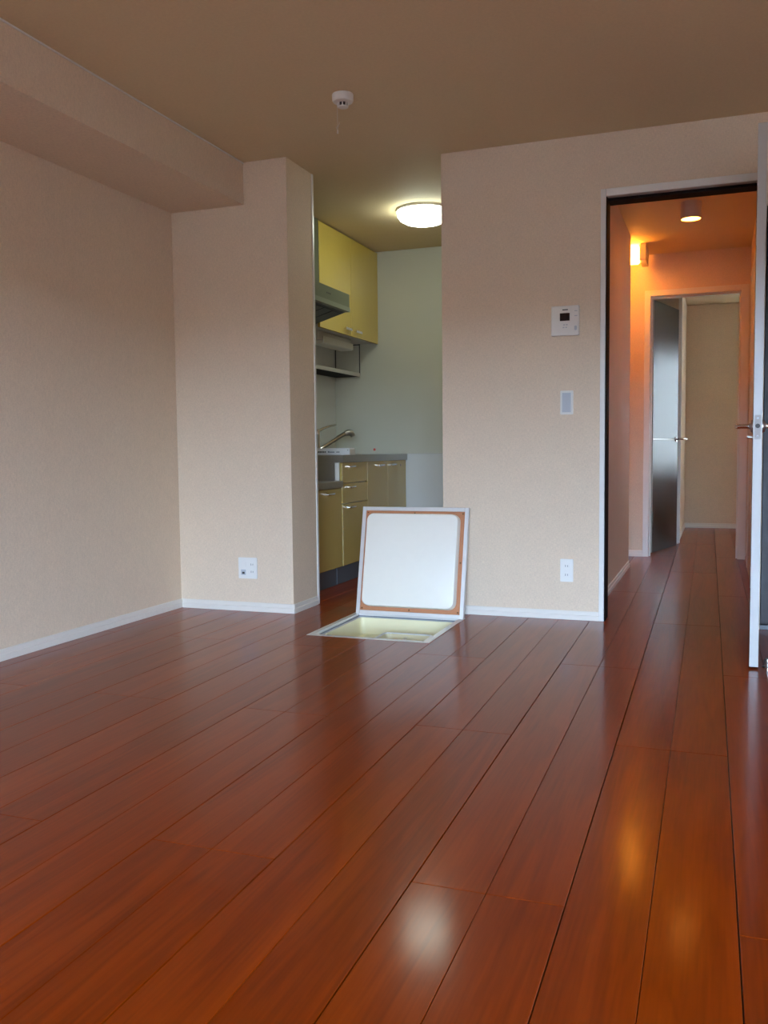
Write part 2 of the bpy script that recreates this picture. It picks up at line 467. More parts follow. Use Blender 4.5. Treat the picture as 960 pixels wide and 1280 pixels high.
# kitchen
struct(MB().box(KL - 0.12, KL, YPB + 0.001, KF + 0.12, 0, H - 0.001).build('wall_kitchen_left', 'kitchen_wall'), 'pale wall behind the kitchen cabinets', 'wall')
kfar = struct(MB().box(KL + 0.0005, -0.731, KF, KF + 0.12, 0, H - 0.001).build('wall_kitchen_far', 'kitchen_wall'), 'pale grey green far wall of the kitchen', 'wall')
MB().box(KL + 0.001, -0.735, KF - 0.005, KF - 0.0005, 0.842, H - 0.003, bev=0.001).build('wall_panel', 'kitchen_panel', kfar)
struct(MB().box(-0.73, HL, 0.121, 2.17, 0, H - 0.001).build('wall_hall_left', 'wallpaper'), 'narrow papered partition on the left of the hall', 'wall')
struct(MB().box(HR, HR + 0.12, 0.121, HE, 0, H - 0.001).build('wall_hall_right', 'wallpaper'), 'papered wall on the right of the hall behind the open leaf', 'wall')
struct(MB().box(-1.72, -1.6, 2.171, HE, 0, H - 0.001).box(-1.72, -0.731, 2.1695, 2.171, 0, H - 0.001).build('wall_corridor', 'wallpaper'), 'side wall closing the corridor left of the hall', 'wall')
GX0, GX1, GZ = -0.565, 0.200, 2.093         # casing of the far doorway, outer
b = MB().box(-1.72, GX0, HE, HE + 0.12, 0, H - 0.001).box(GX0, GX1, HE, HE + 0.12, GZ, H - 0.001).box(GX1, 2.32, HE, HE + 0.12, 0, H - 0.001)
struct(b.build('wall_hall_end', 'wallpaper'), 'orange lit papered wall at the end of the hall', 'wall')
b = MB().box(-1.12, VX0, VY, VY + 0.12, 0, H - 0.001).box(VX0, VX1, VY, VY + 0.12, 0, VZ0).box(VX0, VX1, VY, VY + 0.12, VZ1, H - 0.001).box(VX1, 2.32, VY, VY + 0.12, 0, H - 0.001)
struct(b.build('wall_far', 'wallpaper'), 'beige wall at the back of the far room', 'wall')
struct(MB().box(2.2, 2.32, HE + 0.121, VY, 0, H - 0.001).build('wall_far_right', 'wallpaper'), 'right side wall of the far room', 'wall')
struct(MB().box(-1.12, -1.0, HE + 0.121, VY, 0, H - 0.001).build('wall_far_left', 'wallpaper'), 'left side wall of the far room', 'wall')
struct(MB().box(-0.999, -0.345, 3.90, VY - 0.001, 0, HH - 0.001).build('wall_closet', 'wallpaper'), 'papered closet side wall behind the dark far door', 'wall')
# unseen ground outside, added to shape the daylight
struct(MB().box(-60, 60, -70, 70, -3.6, -3.5).build('ground', 'asphalt'), 'unseen dark ground added outside the windows to shape the daylight', 'ground')

# unseen blocks of flats, added outside both windows to shape the daylight
def flats(y, face, label):
    t = thing('added_flats', (0, y, -3.5), label, 'light_shaper', kind='structure')
    yb = y - face * 8
    MB().box(-45, 45, min(y, yb), max(y, yb), -3.499, 3.6).build('walls', 'plaster', t)
    for i in range(14):
        for z in (-2.4, 0.6):
            x = -42 + i * 6.2
            a, c = sorted((y + face * 0.06, y - face * 0.1))
            MB().box(x, x + 2.4, a, c, z, z + 1.6).build('pane', 'far_pane', t)
flats(-48, 1, 'unseen low block of flats added outside the wide window to shape daylight')
flats(40, -1, 'unseen low block of flats added outside the far room window to shape daylight')

# ---------------------------------------------------------------- baseboards
def skirting(name, label, p0, p1, nrm, h=0.05, t=0.009):
    """a two-step skirting along p0-p1, standing off the wall towards nrm"""
    p0, p1, nrm = Vector(p0), Vector(p1), Vector(nrm)
    prof = [(0.0004, 0.0003), (t, 0.0003), (t, h * 0.52), (t - 0.0035, h * 0.56), (t - 0.0035, h - 0.003), (t - 0.006, h), (0.0004, h)]
    b = MB()
    A = [b.bm.verts.new((p0.x + nrm.x * d, p0.y + nrm.y * d, z)) for d, z in prof]
    B = [b.bm.verts.new((p1.x + nrm.x * d, p1.y + nrm.y * d, z)) for d, z in prof]
    n = len(prof)
    b.bm.faces.new(A); b.bm.faces.new(B[::-1])
    for i in range(n):
        b.bm.faces.new((A[i], B[i], B[(i + 1) % n], A[(i + 1) % n]))
    return struct(b.build(name, 'baseboard'), label, 'baseboard')
skirting('baseboard_left', 'white skirting board along the left wall', (XL, WY), (XL, YP), (1, 0))
skirting('baseboard_pillar_front', 'white skirting board across the pillar front below the double outlet', (XL + 0.01, YP), (XP + 0.0085, YP), (0, -1))
skirting('baseboard_pillar_side', 'short white skirting board on the pillar side at the kitchen opening', (XP, YP), (XP, YPB - 0.02), (1, 0))
skirting('baseboard_back', 'white skirting board behind the hatch lid up to the hall doorway', (XRW, 0), (DX0 - 0.0005, 0), (0, -1), h=0.046)
skirting('baseboard_hall_left', 'white skirting board on the left hall partition', (HL, 0.125), (HL, 2.17), (1, 0))
skirting('baseboard_hall_end', 'short white skirting board left of the far doorway', (-1.6, HE), (GX0 - 0.001, HE), (0, -1))
skirting('baseboard_hall_right', 'white skirting board on the right hall wall', (HR, 0.125), (HR, HE - 0.02), (-1, 0))
skirting('baseboard_far', 'white skirting board on the far room back wall', (-0.344, VY), (2.2, VY), (0, -1))
skirting('baseboard_kitchen_far', 'white skirting board on the kitchen far wall', (-2.25, KF), (-0.735, KF), (0, -1))
skirting('baseboard_closet', 'white skirting board along the closet side in the far room', (-0.345, 3.93), (-0.345, VY - 0.01), (1, 0))

# ---------------------------------------------------------------- trims
struct(MB().box(XB - 0.001, XB + 0.005, WY + 0.002, YP - 0.001, H - 0.008, H - 0.0015).build('trim_1', 'white_trim'), 'thin white line where the beam meets the ceiling', 'trim')
struct(MB().box(XP - 0.012, XP + 0.005, YPB - 0.012, YPB + 0.010, 0.0003, H - 0.002, bev=0.002).build('trim_2', 'white_trim'), 'white corner strip on the pillar edge at the kitchen', 'trim')
# hall doorway frame
t = thing('trim_3', ((DX0 + DX1) / 2, 0.05, 0), 'white casing with dark jamb around the hall doorway', 'door frame', kind='structure')
MB().box(DX0, DX0 + 0.025, -0.010, 0.132, 0.0005, DZ, bev=0.0015).build('casing', 'white_trim', t)
MB().box(DX1 - 0.025, DX1, -0.010, 0.132, 0.0005, DZ, bev=0.0015).build('casing', 'white_trim', t)
MB().box(DX0 + 0.0255, DX1 - 0.0255, -0.010, 0.132, DZ - 0.036, DZ, bev=0.0015).build('head_casing', 'white_trim', t)
MB().box(DX0 + 0.0255, DX0 + 0.0300, -0.002, 0.125, 0.0005, DZ - 0.0365).build('jamb', 'dark_jamb', t)
MB().box(DX1 - 0.0300, DX1 - 0.0255, -0.002, 0.125, 0.0005, DZ - 0.0365).build('jamb', 'dark_jamb', t)
MB().box(DX0 + 0.0305, DX1 - 0.0305, 0.030, 0.125, DZ - 0.050, DZ - 0.0365).build('head_seal', 'dark_jamb', t)
MB().box(DX0 + 0.0303, DX0 + 0.0325, 0.006, 0.028, 0.90, 1.00).build('strike_plate', 'dark_jamb', t)
# far doorway frame
t = thing('trim_4', ((GX0 + GX1) / 2, HE + 0.05, 0), 'pale casing around the far doorway at the hall end', 'door frame', kind='structure')
MB().box(GX0, GX0 + 0.045, HE - 0.012, HE + 0.13, 0.0005, GZ, bev=0.002).build('casing', 'white_trim', t)
MB().box(GX1 - 0.060, GX1, HE - 0.012, HE + 0.13, 0.0005, GZ, bev=0.002).build('casing', 'white_trim', t)
MB().box(GX0 + 0.0455, GX1 - 0.0605, HE - 0.012, HE + 0.13, GZ - 0.045, GZ, bev=0.002).build('head_casing', 'white_trim', t)
MB().box(GX0 + 0.0455, GX0 + 0.056, HE + 0.045, HE + 0.085, 0.0005, GZ - 0.0455).build('door_stop', 'white_trim', t)
MB().box(GX1 - 0.071, GX1 - 0.0605, HE + 0.045, HE + 0.085, 0.0005, GZ - 0.0455).build('door_stop', 'white_trim', t)
MB().box(GX0 + 0.0565, GX1 - 0.0715, HE + 0.045, HE + 0.085, GZ - 0.056, GZ - 0.0455).build('door_stop', 'white_trim', t)
# casing of a closed side door on the right hall wall
t = thing('trim_5', (HR, 2.3, 0), 'pale vertical casing on the right hall wall', 'door frame', kind='structure')
MB().box(HR - 0.012, HR - 0.0005, 1.55, 1.60, 0.0005, 2.09, bev=0.002).build('casing', 'white_trim', t)
MB().box(HR - 0.012, HR - 0.0005, 2.36, 2.41, 0.0005, 2.09, bev=0.002).build('casing', 'white_trim', t)
MB().box(HR - 0.012, HR - 0.0005, 1.601, 2.359, 2.045, 2.09, bev=0.002).build('head_casing', 'white_trim', t)
MB().box(HR - 0.006, HR - 0.0005, 1.601, 2.359, 0.008, 2.044).build('door_panel', 'white_trim', t)
# corner strip in the far room
struct(MB().box(-0.352, -0.322, 3.872, 3.899, 0.010, HH - 0.002, bev=0.002).build('trim_6', 'white_trim'), 'white upright corner strip right of the dark far door', 'trim')

# ---------------------------------------------------------------- doors
def lever_handle(parent, M, side, mat='satin_metal'):
    """M maps leaf space: x along the leaf from the hinge, y across (side = +1/-1), z up; origin at the spindle on the leaf face"""
    h = MB().lathe([(0, 0), (0.025, 0), (0.025, 0.005), (0.022, 0.009), (0.012, 0.010), (0.0105, 0.016), (0, 0.016)], (0, 0, 0), 24, 'Y', M @ Matrix.Scale(side, 4, (0, 1, 0))).build('handle', mat, parent, smooth=40)
    pts = [(0, side * 0.014, 0), (0, side * 0.045, 0), (-0.006, side * 0.056, 0), (-0.022, side * 0.060, 0), (-0.060, side * 0.060, 0), (-0.115, side * 0.058, 0)]
    MB().tube(pts, [0.0085, 0.0085, 0.009, 0.009, 0.008, 0.0075], 12, M).build('lever', 'chrome', h, smooth=60)
    return h

# door_1: leaf of the hall doorway, swung open towards the camera
hx, hy = 0.1675, -0.020                      # hinge line, centre of leaf
ex, ey = 0.1375, -0.828                      # free edge, centre
ang = math.atan2(ey - hy, ex - hx); LW = math.hypot(ex - hx, ey - hy)
M1 = Matrix.Translation((hx, hy, 0)) @ Matrix.Rotation(ang, 4, 'Z')
d1 = thing('door_1', (hx, hy, 0), 'dark door leaf with white edge standing open at the hall doorway', 'door', kind='structure')
TH = 0.0165
MB().box(0.004, LW - 0.0045, -TH + 0.001, TH - 0.001, 0.008, 2.088, M=M1).build('leaf', 'dark_door_face', d1)
MB().box(LW - 0.004, LW, -TH, TH, 0.008, 2.088, bev=0.001, M=M1).build('edge_band', 'white_edge', d1)
HZ = 0.950
SP = LW - 0.055
lever_handle(d1, M1 @ Matrix.Translation((SP, TH, HZ)), 1)
lever_handle(d1, M1 @ Matrix.Translation((SP, -TH, HZ)), -1)
b = MB().tube([(SP, -TH, HZ - 0.045), (SP, -TH - 0.022, HZ - 0.040)], 0.006, 8, M1)
b.build('thumb_turn', 'satin_metal', d1, smooth=60)
pl = MB().prism(rrect(-0.0115, 0.0115, HZ - 0.052, HZ + 0.042, 0.004, 3), 0, LW - 0.0005, LW + 0.0015, M1).build('latch_plate', 'latch_steel', d1)
MB().lathe([(0, 0), (0.0085, 0), (0.0085, 0.002), (0.006, 0.0025), (0.006, 0.0005), (0, 0.0005)], (LW + 0.0015, 0, HZ), 20, 'X', M1).build('latch_hole', 'slot_dark', pl)
for z in (HZ + 0.030, HZ - 0.040):
    MB().lathe([(0, 0), (0.0045, 0), (0.004, 0.0012), (0, 0.0012)], (LW + 0.0015, 0, z), 14, 'X', M1).build('screw', 'plastic_grey', pl)
for z in (0.25, 1.85):
    MB().tube([(0.004, 0.0, z - 0.05), (0.004, 0.0, z + 0.05)], 0.008, 10, M1 @ Matrix.Translation((-0.012, -TH, 0))).build('hinge', 'satin_metal', d1)

# door_2: dark leaf of the far room, swung inwards
ax, ay, bx_, by_ = -0.508, 3.075, -0.342, 3.715
ang2 = math.atan2(by_ - ay, bx_ - ax); L2 = math.hypot(bx_ - ax, by_ - ay)
M2 = Matrix.Translation((ax, ay, 0)) @ Matrix.Rotation(ang2, 4, 'Z')
d2 = thing('door_2', (ax, ay, 0), 'dark glossy door with lever handle standing open in the far doorway', 'door', kind='structure')
MB().box(0.003, L2 - 0.003, 0.001, 0.031, 0.008, 2.055, M=M2).build('leaf', 'dark_door_face', d2)
MB().box(0.0, 0.0025, 0.0, 0.032, 0.008, 2.055, M=M2).build('edge_band', 'white_edge', d2)
MB().box(L2 - 0.0025, L2, 0.0, 0.032, 0.008, 2.055, M=M2).build('edge_band', 'white_edge', d2)
MB().box(0.004, L2 - 0.085, -0.0012, 0.0006, 0.9335, 0.9415, M=M2).build('metal_strip', 'aluminium', d2)
lever_handle(d2, M2 @ Matrix.Translation((L2 - 0.055, 0.0, 0.940)) @ Matrix.Scale(-1, 4, (1, 0, 0)), -1, 'chrome')
for z0, z1 in ((1.82, 1.94), (0.20, 0.31)):
    MB().box(-0.050, -0.002, 0.012, 0.016, z0, z1, M=M2).build('hinge', 'hinge_bronze', d2)
# door_3: dark flush door beside the open leaf
d3 = thing('door_3', ((EX0 + EX1) / 2, 0.03, 0), 'dark flush door in the wall right of the open door leaf', 'door', kind='structure')
MB().box(EX0 + 0.003, EX1 - 0.003, 0.012, 0.045, 0.025, EZ - 0.004, bev=0.0015).build('leaf', 'dark_door', d3)
MB().box(EX0 + 0.001, EX1 - 0.001, 0.004, 0.058, 0.0005, 0.022, bev=0.001).build('sill', 'toe_kick', d3)
MB().tube([(EX1 - 0.06, 0.012, 0.95), (EX1 - 0.06, -0.03, 0.95), (EX1 - 0.07, -0.035, 0.95), (EX1 - 0.17, -0.035, 0.95)], 0.008, 10).build('handle', 'satin_metal', d3)

# floor mounted door stop behind the open leaf
t = thing('door_stop', (0.188, -0.795, 0), 'small chrome door stop on the floor at the open leaf', 'door stop')
MB().lathe([(0, 0.0003), (0.022, 0.0003), (0.022, 0.004), (0.017, 0.007), (0, 0.007)], (0.190, -0.795, 0), 20).build('base', 'chrome', t, smooth=40)
MB().lathe([(0.011, 0.007), (0.011, 0.022), (0.013, 0.030), (0.010, 0.037), (0, 0.038)], (0.190, -0.795, 0), 20).build('bumper', 'satin_metal', t, smooth=40)
MB().tube([(0.196, -0.812, 0.006), (0.200, -0.845, 0.009), (0.214, -0.870, 0.007)], 0.003, 8).build('catch', 'chrome', t)

# ---------------------------------------------------------------- windows
def window(name, label, x0, x1, z0, z1, y, inn, glass='window_glass'):
    t = thing(name, ((x0 + x1) / 2, y, z0), label, 'window', kind='structure')
    yc = y - inn * 0.05
    f = 0.04
    for a in ((x0, x0 + f, z0, z1), (x1 - f, x1, z0, z1), (x0 + f, x1 - f, z0, z0 + f), (x0 + f, x1 - f, z1 - f, z1)):
        MB().box(a[0] + 0.0005, a[1] - 0.0005, yc - 0.04, yc + 0.04, a[2] + 0.0005, a[3] - 0.0005).build('frame', 'aluminium', t)
    xm = (x0 + x1) / 2
    for i, (a, c) in enumerate(((x0 + f, xm + 0.025), (xm - 0.025, x1 - f))):
        ys = yc + (0.018 if i else -0.018)
        s_ = MB()
        for q in ((a, a + 0.05, z0 + f, z1 - f), (c - 0.05, c, z0 + f, z1 - f), (a + 0.05, c - 0.05, z0 + f, z0 + f + 0.07), (a + 0.05, c - 0.05, z1 - f - 0.05, z1 - f)):
            s_.box(q[0], q[1], ys - 0.014, ys + 0.014, q[2] + 0.001, q[3] - 0.001)
        sash = s_.build('sash', 'aluminium', t)
        MB().box(a + 0.05, c - 0.05, ys - 0.003, ys + 0.003, z0 + f + 0.07, z1 - f - 0.05).build('pane', glass, sash)
    return t
window('window_1', 'wide sliding glass window lighting the room from opposite the kitchen', WX0, WX1, WZ0, WZ1, WY, 1)
window('window_2', 'frosted sliding window in the back wall of the far room', VX0, VX1, VZ0, VZ1, VY, -1, 'frosted_glass')

# ---------------------------------------------------------------- kitchen: lower cabinets
CX = -2.280                                   # plane of the cabinet fronts
SY0, SY1, DY1, EY1, KY1 = 0.130, 0.757, 1.219, 1.630, KF - 0.008
def bar_handle(parent, x, y0, y1, z, mat='chrome', hz=0.0055):
    pts = [(x - 0.001, y0 + 0.008, z), (x + 0.018, y0 + 0.008, z), (x + 0.024, y0 + 0.013, z), (x + 0.024, y1 - 0.013, z), (x + 0.018, y1 - 0.008, z), (x - 0.001, y1 - 0.008, z)]
    b = MB().box(x + 0.016, x + 0.025, y0, y1, z - hz, z + hz, bev=0.0025, seg=2)
    for y in (y0 + 0.012, y1 - 0.012):
        b.box(x + 0.0005, x + 0.017, y - 0.005, y + 0.005, z - 0.004, z + 0.004)
    return b.build('handle', mat, parent, smooth=50)
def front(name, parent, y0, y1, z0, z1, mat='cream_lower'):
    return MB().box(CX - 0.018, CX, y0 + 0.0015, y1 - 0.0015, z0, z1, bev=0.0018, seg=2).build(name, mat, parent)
def carcass(parent, y0, y1, z1):
    MB().box(KL + 0.004, CX - 0.0195, y0 + 0.0005, y1 - 0.0005, 0.122, z1).build('body', 'cabinet_body', parent)
    MB().box(KL + 0.004, CX - 0.045, y0 + 0.0005, y1 - 0.0005, 0.001, 0.1215).build('toe_kick', 'toe_kick', parent)
t = thing('stove_cabinet', (CX - 0.3, 0.44, 0), 'low cream stove cabinet with one door nearest the pillar', 'cabinet')
carcass(t, SY0, SY1, 0.634)
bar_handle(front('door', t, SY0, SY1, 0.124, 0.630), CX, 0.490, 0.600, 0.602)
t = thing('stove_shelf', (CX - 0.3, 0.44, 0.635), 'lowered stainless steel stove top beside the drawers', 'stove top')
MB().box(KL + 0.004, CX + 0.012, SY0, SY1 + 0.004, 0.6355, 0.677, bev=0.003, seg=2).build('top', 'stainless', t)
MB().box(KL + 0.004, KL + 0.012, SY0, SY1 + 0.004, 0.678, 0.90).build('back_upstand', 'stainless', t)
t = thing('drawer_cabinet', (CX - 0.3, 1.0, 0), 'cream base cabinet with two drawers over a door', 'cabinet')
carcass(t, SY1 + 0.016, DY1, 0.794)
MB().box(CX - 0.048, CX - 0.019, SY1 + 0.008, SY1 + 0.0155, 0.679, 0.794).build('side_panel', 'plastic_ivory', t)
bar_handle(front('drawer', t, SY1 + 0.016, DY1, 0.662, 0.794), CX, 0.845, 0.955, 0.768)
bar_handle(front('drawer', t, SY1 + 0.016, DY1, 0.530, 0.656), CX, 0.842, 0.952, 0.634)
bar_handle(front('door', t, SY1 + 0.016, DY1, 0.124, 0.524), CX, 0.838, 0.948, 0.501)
t = thing('sink_cabinet', (CX - 0.3, 1.63, 0), 'cream two door sink cabinet at the far kitchen wall', 'cabinet')
carcass(t, DY1 + 0.0005, KY1, 0.640)
MB().box(CX - 0.05, CX - 0.0195, DY1 + 0.001, KY1 - 0.001, 0.641, 0.794).build('front_rail', 'cabinet_body', t)
bar_handle(front('door', t, DY1, EY1, 0.124, 0.794), CX, 1.400, 1.510, 0.765)
dr = front('door', t, EY1, KY1, 0.124, 0.794)
bar_handle(dr, CX, 1.655, 1.765, 0.765)
MB().lathe([(0, 0), (0.009, 0), (0.008, 0.002), (0, 0.002)], (CX, 1.915, 0.757), 16, 'X').build('lock', 'hinge_bronze', dr)
# worktop with a sunk basin
t = thing('worktop', (CX - 0.3, 1.4, 0.795), 'grey stainless steel worktop with sunk basin over drawers and sink cabinet', 'worktop')
WZ, WT = 0.795, 0.842
sx0, sx1, sy0, sy1 = -2.70, -2.36, 1.24, 1.86
b = MB()
for q in ((KL + 0.004, sx0, SY1 + 0.006, KY1), (sx1, CX + 0.012, SY1 + 0.006, KY1), (sx0, sx1, SY1 + 0.006, sy0), (sx0, sx1, sy1, KY1)):
    b.box(q[0], q[1], q[2], q[3], WZ, WT)
bmesh.ops.remove_doubles(b.bm, verts=b.bm.verts, dist=1e-5)
b.build('top', 'stainless', t)
b = MB()
for q in ((sx0, sx0 + 0.002, sy0, sy1, 0.65, WT - 0.002), (sx1 - 0.002, sx1, sy0, sy1, 0.65, WT - 0.002), (sx0, sx1, sy0, sy0 + 0.002, 0.65, WT - 0.002), (sx0, sx1, sy1 - 0.002, sy1, 0.65, WT - 0.002), (sx0, sx1, sy0, sy1, 0.648, 0.651)):
    b.box(*q)
b.build('basin', 'stainless', t)
MB().box(KL + 0.004, CX - 0.050, SY1 + 0.006, SY1 + 0.0145, 0.678, 0.7945).build('step_face', 'stainless', t)
MB().box(KL + 0.004, KL + 0.012, SY1 + 0.006, KY1, WT + 0.0003, WT + 0.05, bev=0.002).build('upstand', 'stainless', t)

# faucet
t = thing('faucet', (-2.775, 1.49, WT), 'chrome single lever kitchen faucet with angled spout', 'faucet')
MB().lathe([(0, 0.0005), (0.027, 0.0005), (0.027, 0.006), (0.0205, 0.012), (0.0195, 0.14), (0.0215, 0.146), (0.0215, 0.172), (0.016, 0.186), (0, 0.19)], (-2.775, 1.49, WT), 24).build('body', 'chrome', t, smooth=40)
MB().tube([(-2.765, 1.495, 1.020), (-2.745, 1.520, 1.036), (-2.715, 1.575, 1.054), (-2.690, 1.640, 1.066)], [0.013, 0.010, 0.008, 0.0065], 10).build('lever', 'chrome', t, smooth=60)
sp = MB().tube([(-2.770, 1.505, 0.880), (-2.745, 1.545, 0.905), (-2.64, 1.625, 0.985), (-2.615, 1.645, 1.000)], [0.014, 0.0145, 0.0165, 0.017], 14).build('spout', 'chrome', t, smooth=60)
MB().tube([(-2.620, 1.640, 0.997), (-2.600, 1.657, 1.006), (-2.583, 1.671, 1.000), (-2.573, 1.680, 0.978)], [0.019, 0.022, 0.022, 0.018], 14).build('spray_head', 'satin_metal', sp, smooth=60)
# carton on the worktop
t = thing('flat_carton', (-2.47, 1.10, WT), 'flat white box with dark print lying before the faucet', 'box')
MB().box(-2.66, -2.343, 1.050, 1.145, WT + 0.0008, WT + 0.047, bev=0.002).build('body', 'carton', t)
for i in range(15):
    x = -2.60 + i * 0.0125
    if i in (7, 12): continue
    MB().box(x, x + 0.009, 1.0485, 1.0497, WT + 0.017, WT + 0.026 - 0.003 * (i > 8)).build('print_mark', 'print_dark', t)
MB().box(-2.356, -2.352, 1.0485, 1.0497, WT + 0.030, WT + 0.036).build('print_mark', 'print_dark', t)
MB().box(-2.3425, -2.338, 1.052, 1.143, WT + 0.001, WT + 0.038).build('end_flap', 'cabinet_under', t)
# red sticker on the far wall
tag(MB().lathe([(0, 0), (0.010, 0), (0.010, 0.001), (0, 0.001)], (-2.54, KF - 0.0065, 0.877), 18, 'Y').build('round_sticker', 'red_sticker', origin=None), 'tiny round red sticker on the kitchen wall above the worktop', 'sticker')

# ---------------------------------------------------------------- kitchen: wall cabinet, hood, rack, lamp
UX = -2.498
t = thing('wall_cabinet', ((KL + UX) / 2, 1.5, 1.70), 'yellow cream two door wall cabinet under the kitchen ceiling', 'cabinet')
MB().box(KL + 0.003, UX - 0.0195, 0.947, KY1 + 0.001, 1.702, 2.392).build('body', 'cabinet_under', t)
for y0, y1, ha, hb in ((0.946, 1.497, 1.345, 1.455), (1.497, KY1 + 0.001, 1.540, 1.650)):
    dd = MB().box(UX - 0.018, UX, y0 + 0.0015, y1 - 0.0015, 1.694, 2.388, bev=0.0018, seg=2).build('door', 'cream_door', t)
    bar_handle(dd, UX, ha, hb, 1.733, hz=0.009)
HX = -2.285
t = thing('range_hood', (-2.6, 0.66, 1.77), 'olive grey range hood hanging beside the wall cabinet', 'range hood')
y0, y1 = 0.345, 0.944
MB().prism([(HX, 1.805), (HX, 1.889), (KL + 0.003, 1.889), (KL + 0.003, 1.805)], 1, y0, y1).build('canopy', 'hood_grey', t)
MB().prism([(HX + 0.004, 1.776), (HX + 0.004, 1.8045), (HX - 0.03, 1.8045), (HX - 0.03, 1.776)], 1, y0, y1).build('front_lip', 'hood_lip', t)
MB().prism([(HX - 0.0305, 1.8045), (HX - 0.0305, 1.776), (-2.56, 1.704), (KL + 0.003, 1.664), (KL + 0.003, 1.8045)], 1, y0, y1).build('underside', 'hood_dark', t)
for i in range(4):
    a_ = y0 + 0.03 + i * 0.137
    Mh = Matrix.Translation((HX - 0.0305, a_, 1.776)) @ Matrix.Rotation(-math.atan2(0.072, 0.2445), 4, 'Y')
    MB().box(-0.235, -0.02, 0.0, 0.125, -0.004, -0.0005, bev=0.001, M=Mh).build('grease_filter', 'hood_dark', t)
MB().box(KL + 0.003, UX - 0.002, y0, y1, 1.890, 2.395).build('duct_cover', 'hood_grey', t)
for i in range(3):
    MB().box(HX + 0.0002, HX + 0.001, 0.575 + i * 0.024, 0.592 + i * 0.024, 1.842, 1.850).build('badge', 'print_dark', t)
# under-cabinet lamp
t = thing('cabinet_lamp', (-2.61, 1.43, 1.70), 'slim white lamp fixed under the wall cabinet', 'lamp')
MB().box(-2.70, -2.60, 1.13, 1.735, 1.640, 1.7015, bev=0.006, seg=2).build('housing', 'fixture_white', t)
MB().prism([(-2.700, 1.6395), (-2.594, 1.6395), (-2.594, 1.668), (-2.589, 1.668), (-2.589, 1.626), (-2.600, 1.618), (-2.690, 1.618), (-2.700, 1.626)], 1, 1.20, 1.745).build('diffuser', 'diffuser', t)
# hanging dish rack
t = thing('dish_rack', (-2.755, 1.5, 1.45), 'hanging wire dish rack below the wall cabinet', 'dish rack')
ry0, ry1, rx0, rx1, rz = 1.00, 2.036, -2.860, -2.650, 1.447
MB().box(rx1 - 0.006, rx1, ry0, ry1, rz, rz + 0.028, bev=0.001).build('front_rail', 'rack_rim', t)
MB().box(rx0, rx0 + 0.006, ry0, ry1, rz, rz + 0.012).build('back_rail', 'black_wire', t)
for y in (ry0, ry1 - 0.006):
    MB().box(rx0 + 0.0065, rx1 - 0.0065, y, y + 0.006, rz, rz + 0.012).build('end_rail', 'black_wire', t)
for i in range(26):
    y = ry0 + 0.03 + i * 0.0385
    MB().tube([(rx0 + 0.003, y, rz + 0.004), (rx1 - 0.004, y, rz + 0.004)], 0.0025, 6).build('wire', 'black_wire', t)
for x in (rx0 + 0.003, rx1 - 0.003):
    for y in (ry0 + 0.003, ry1 - 0.003):
        MB().tube([(x, y, rz + 0.012), (x, y, 1.7015)], 0.004, 8).build('hanger', 'black_wire', t)
MB().tube([(rx1 - 0.006, ry1 - 0.003, 1.696), (rx0 + 0.006, ry1 - 0.003, 1.696)], 0.004, 8).build('top_bar', 'black_wire', t)

# kitchen ceiling light
LX, LY = -1.79, 1.0
t = thing('kitchen_ceiling_light', (LX, LY, H), 'round glowing dome ceiling light in the kitchen', 'ceiling light')
MB().lathe([(0, -0.0005), (0.172, -0.0005), (0.174, -0.006), (0.172, -0.016), (0, -0.016)], (LX, LY, H), 40).build('base', 'plastic_white', t, smooth=40)
MB().lathe([(0.1655, -0.0165), (0.1675, -0.022), (0.166, -0.042), (0.148, -0.066), (0.115, -0.084), (0.06, -0.094), (0, -0.097)], (LX, LY, H), 48).build('dome', 'kitchen_lamp_dome', t, smooth=60)
MB().lathe([(0, 0), (0.010, -0.001), (0.010, -0.008), (0.006, -0.012), (0, -0.013)], (LX, LY, H - 0.0975), 20).build('knob', 'satin_metal', t, smooth=40)

# ---------------------------------------------------------------- hall lamps
t = thing('ceiling_spotlight', (-0.183, 1.37, HH), 'white cylinder spotlight on the hall ceiling', 'ceiling light')
MB().lathe([(0, -0.0005), (0.062, -0.0005), (0.062, -0.100), (0.057, -0.102), (0.055, -0.088), (0, -0.088)], (-0.183, 1.37, HH), 36).build('shell', 'lamp_shell', t, smooth=40)
MB().lathe([(0, -0.0885), (0.0548, -0.0885), (0.0548, -0.096), (0, -0.099)], (-0.183, 1.37, HH), 36).build('bulb_face', 'hall_lamp_glow', t, smooth=40)
t = thing('corridor_lamp', (-0.61, 2.46, HH), 'glowing box lamp with white side plate at the corridor corner', 'ceiling light')
MB().box(-0.690, -0.574, 2.405, 2.515, HH - 0.135, HH - 0.006, bev=0.018, seg=3).build('glass', 'corridor_lamp_glow', t, smooth=50)
MB().prism(rrect(2.405, 2.70, HH - 0.120, HH - 0.0005, 0.012, 4), 0, -0.572, -0.527).build('side_plate', 'lamp_shell', t)  # lengthened out of view behind the glass to shade the hall end wall

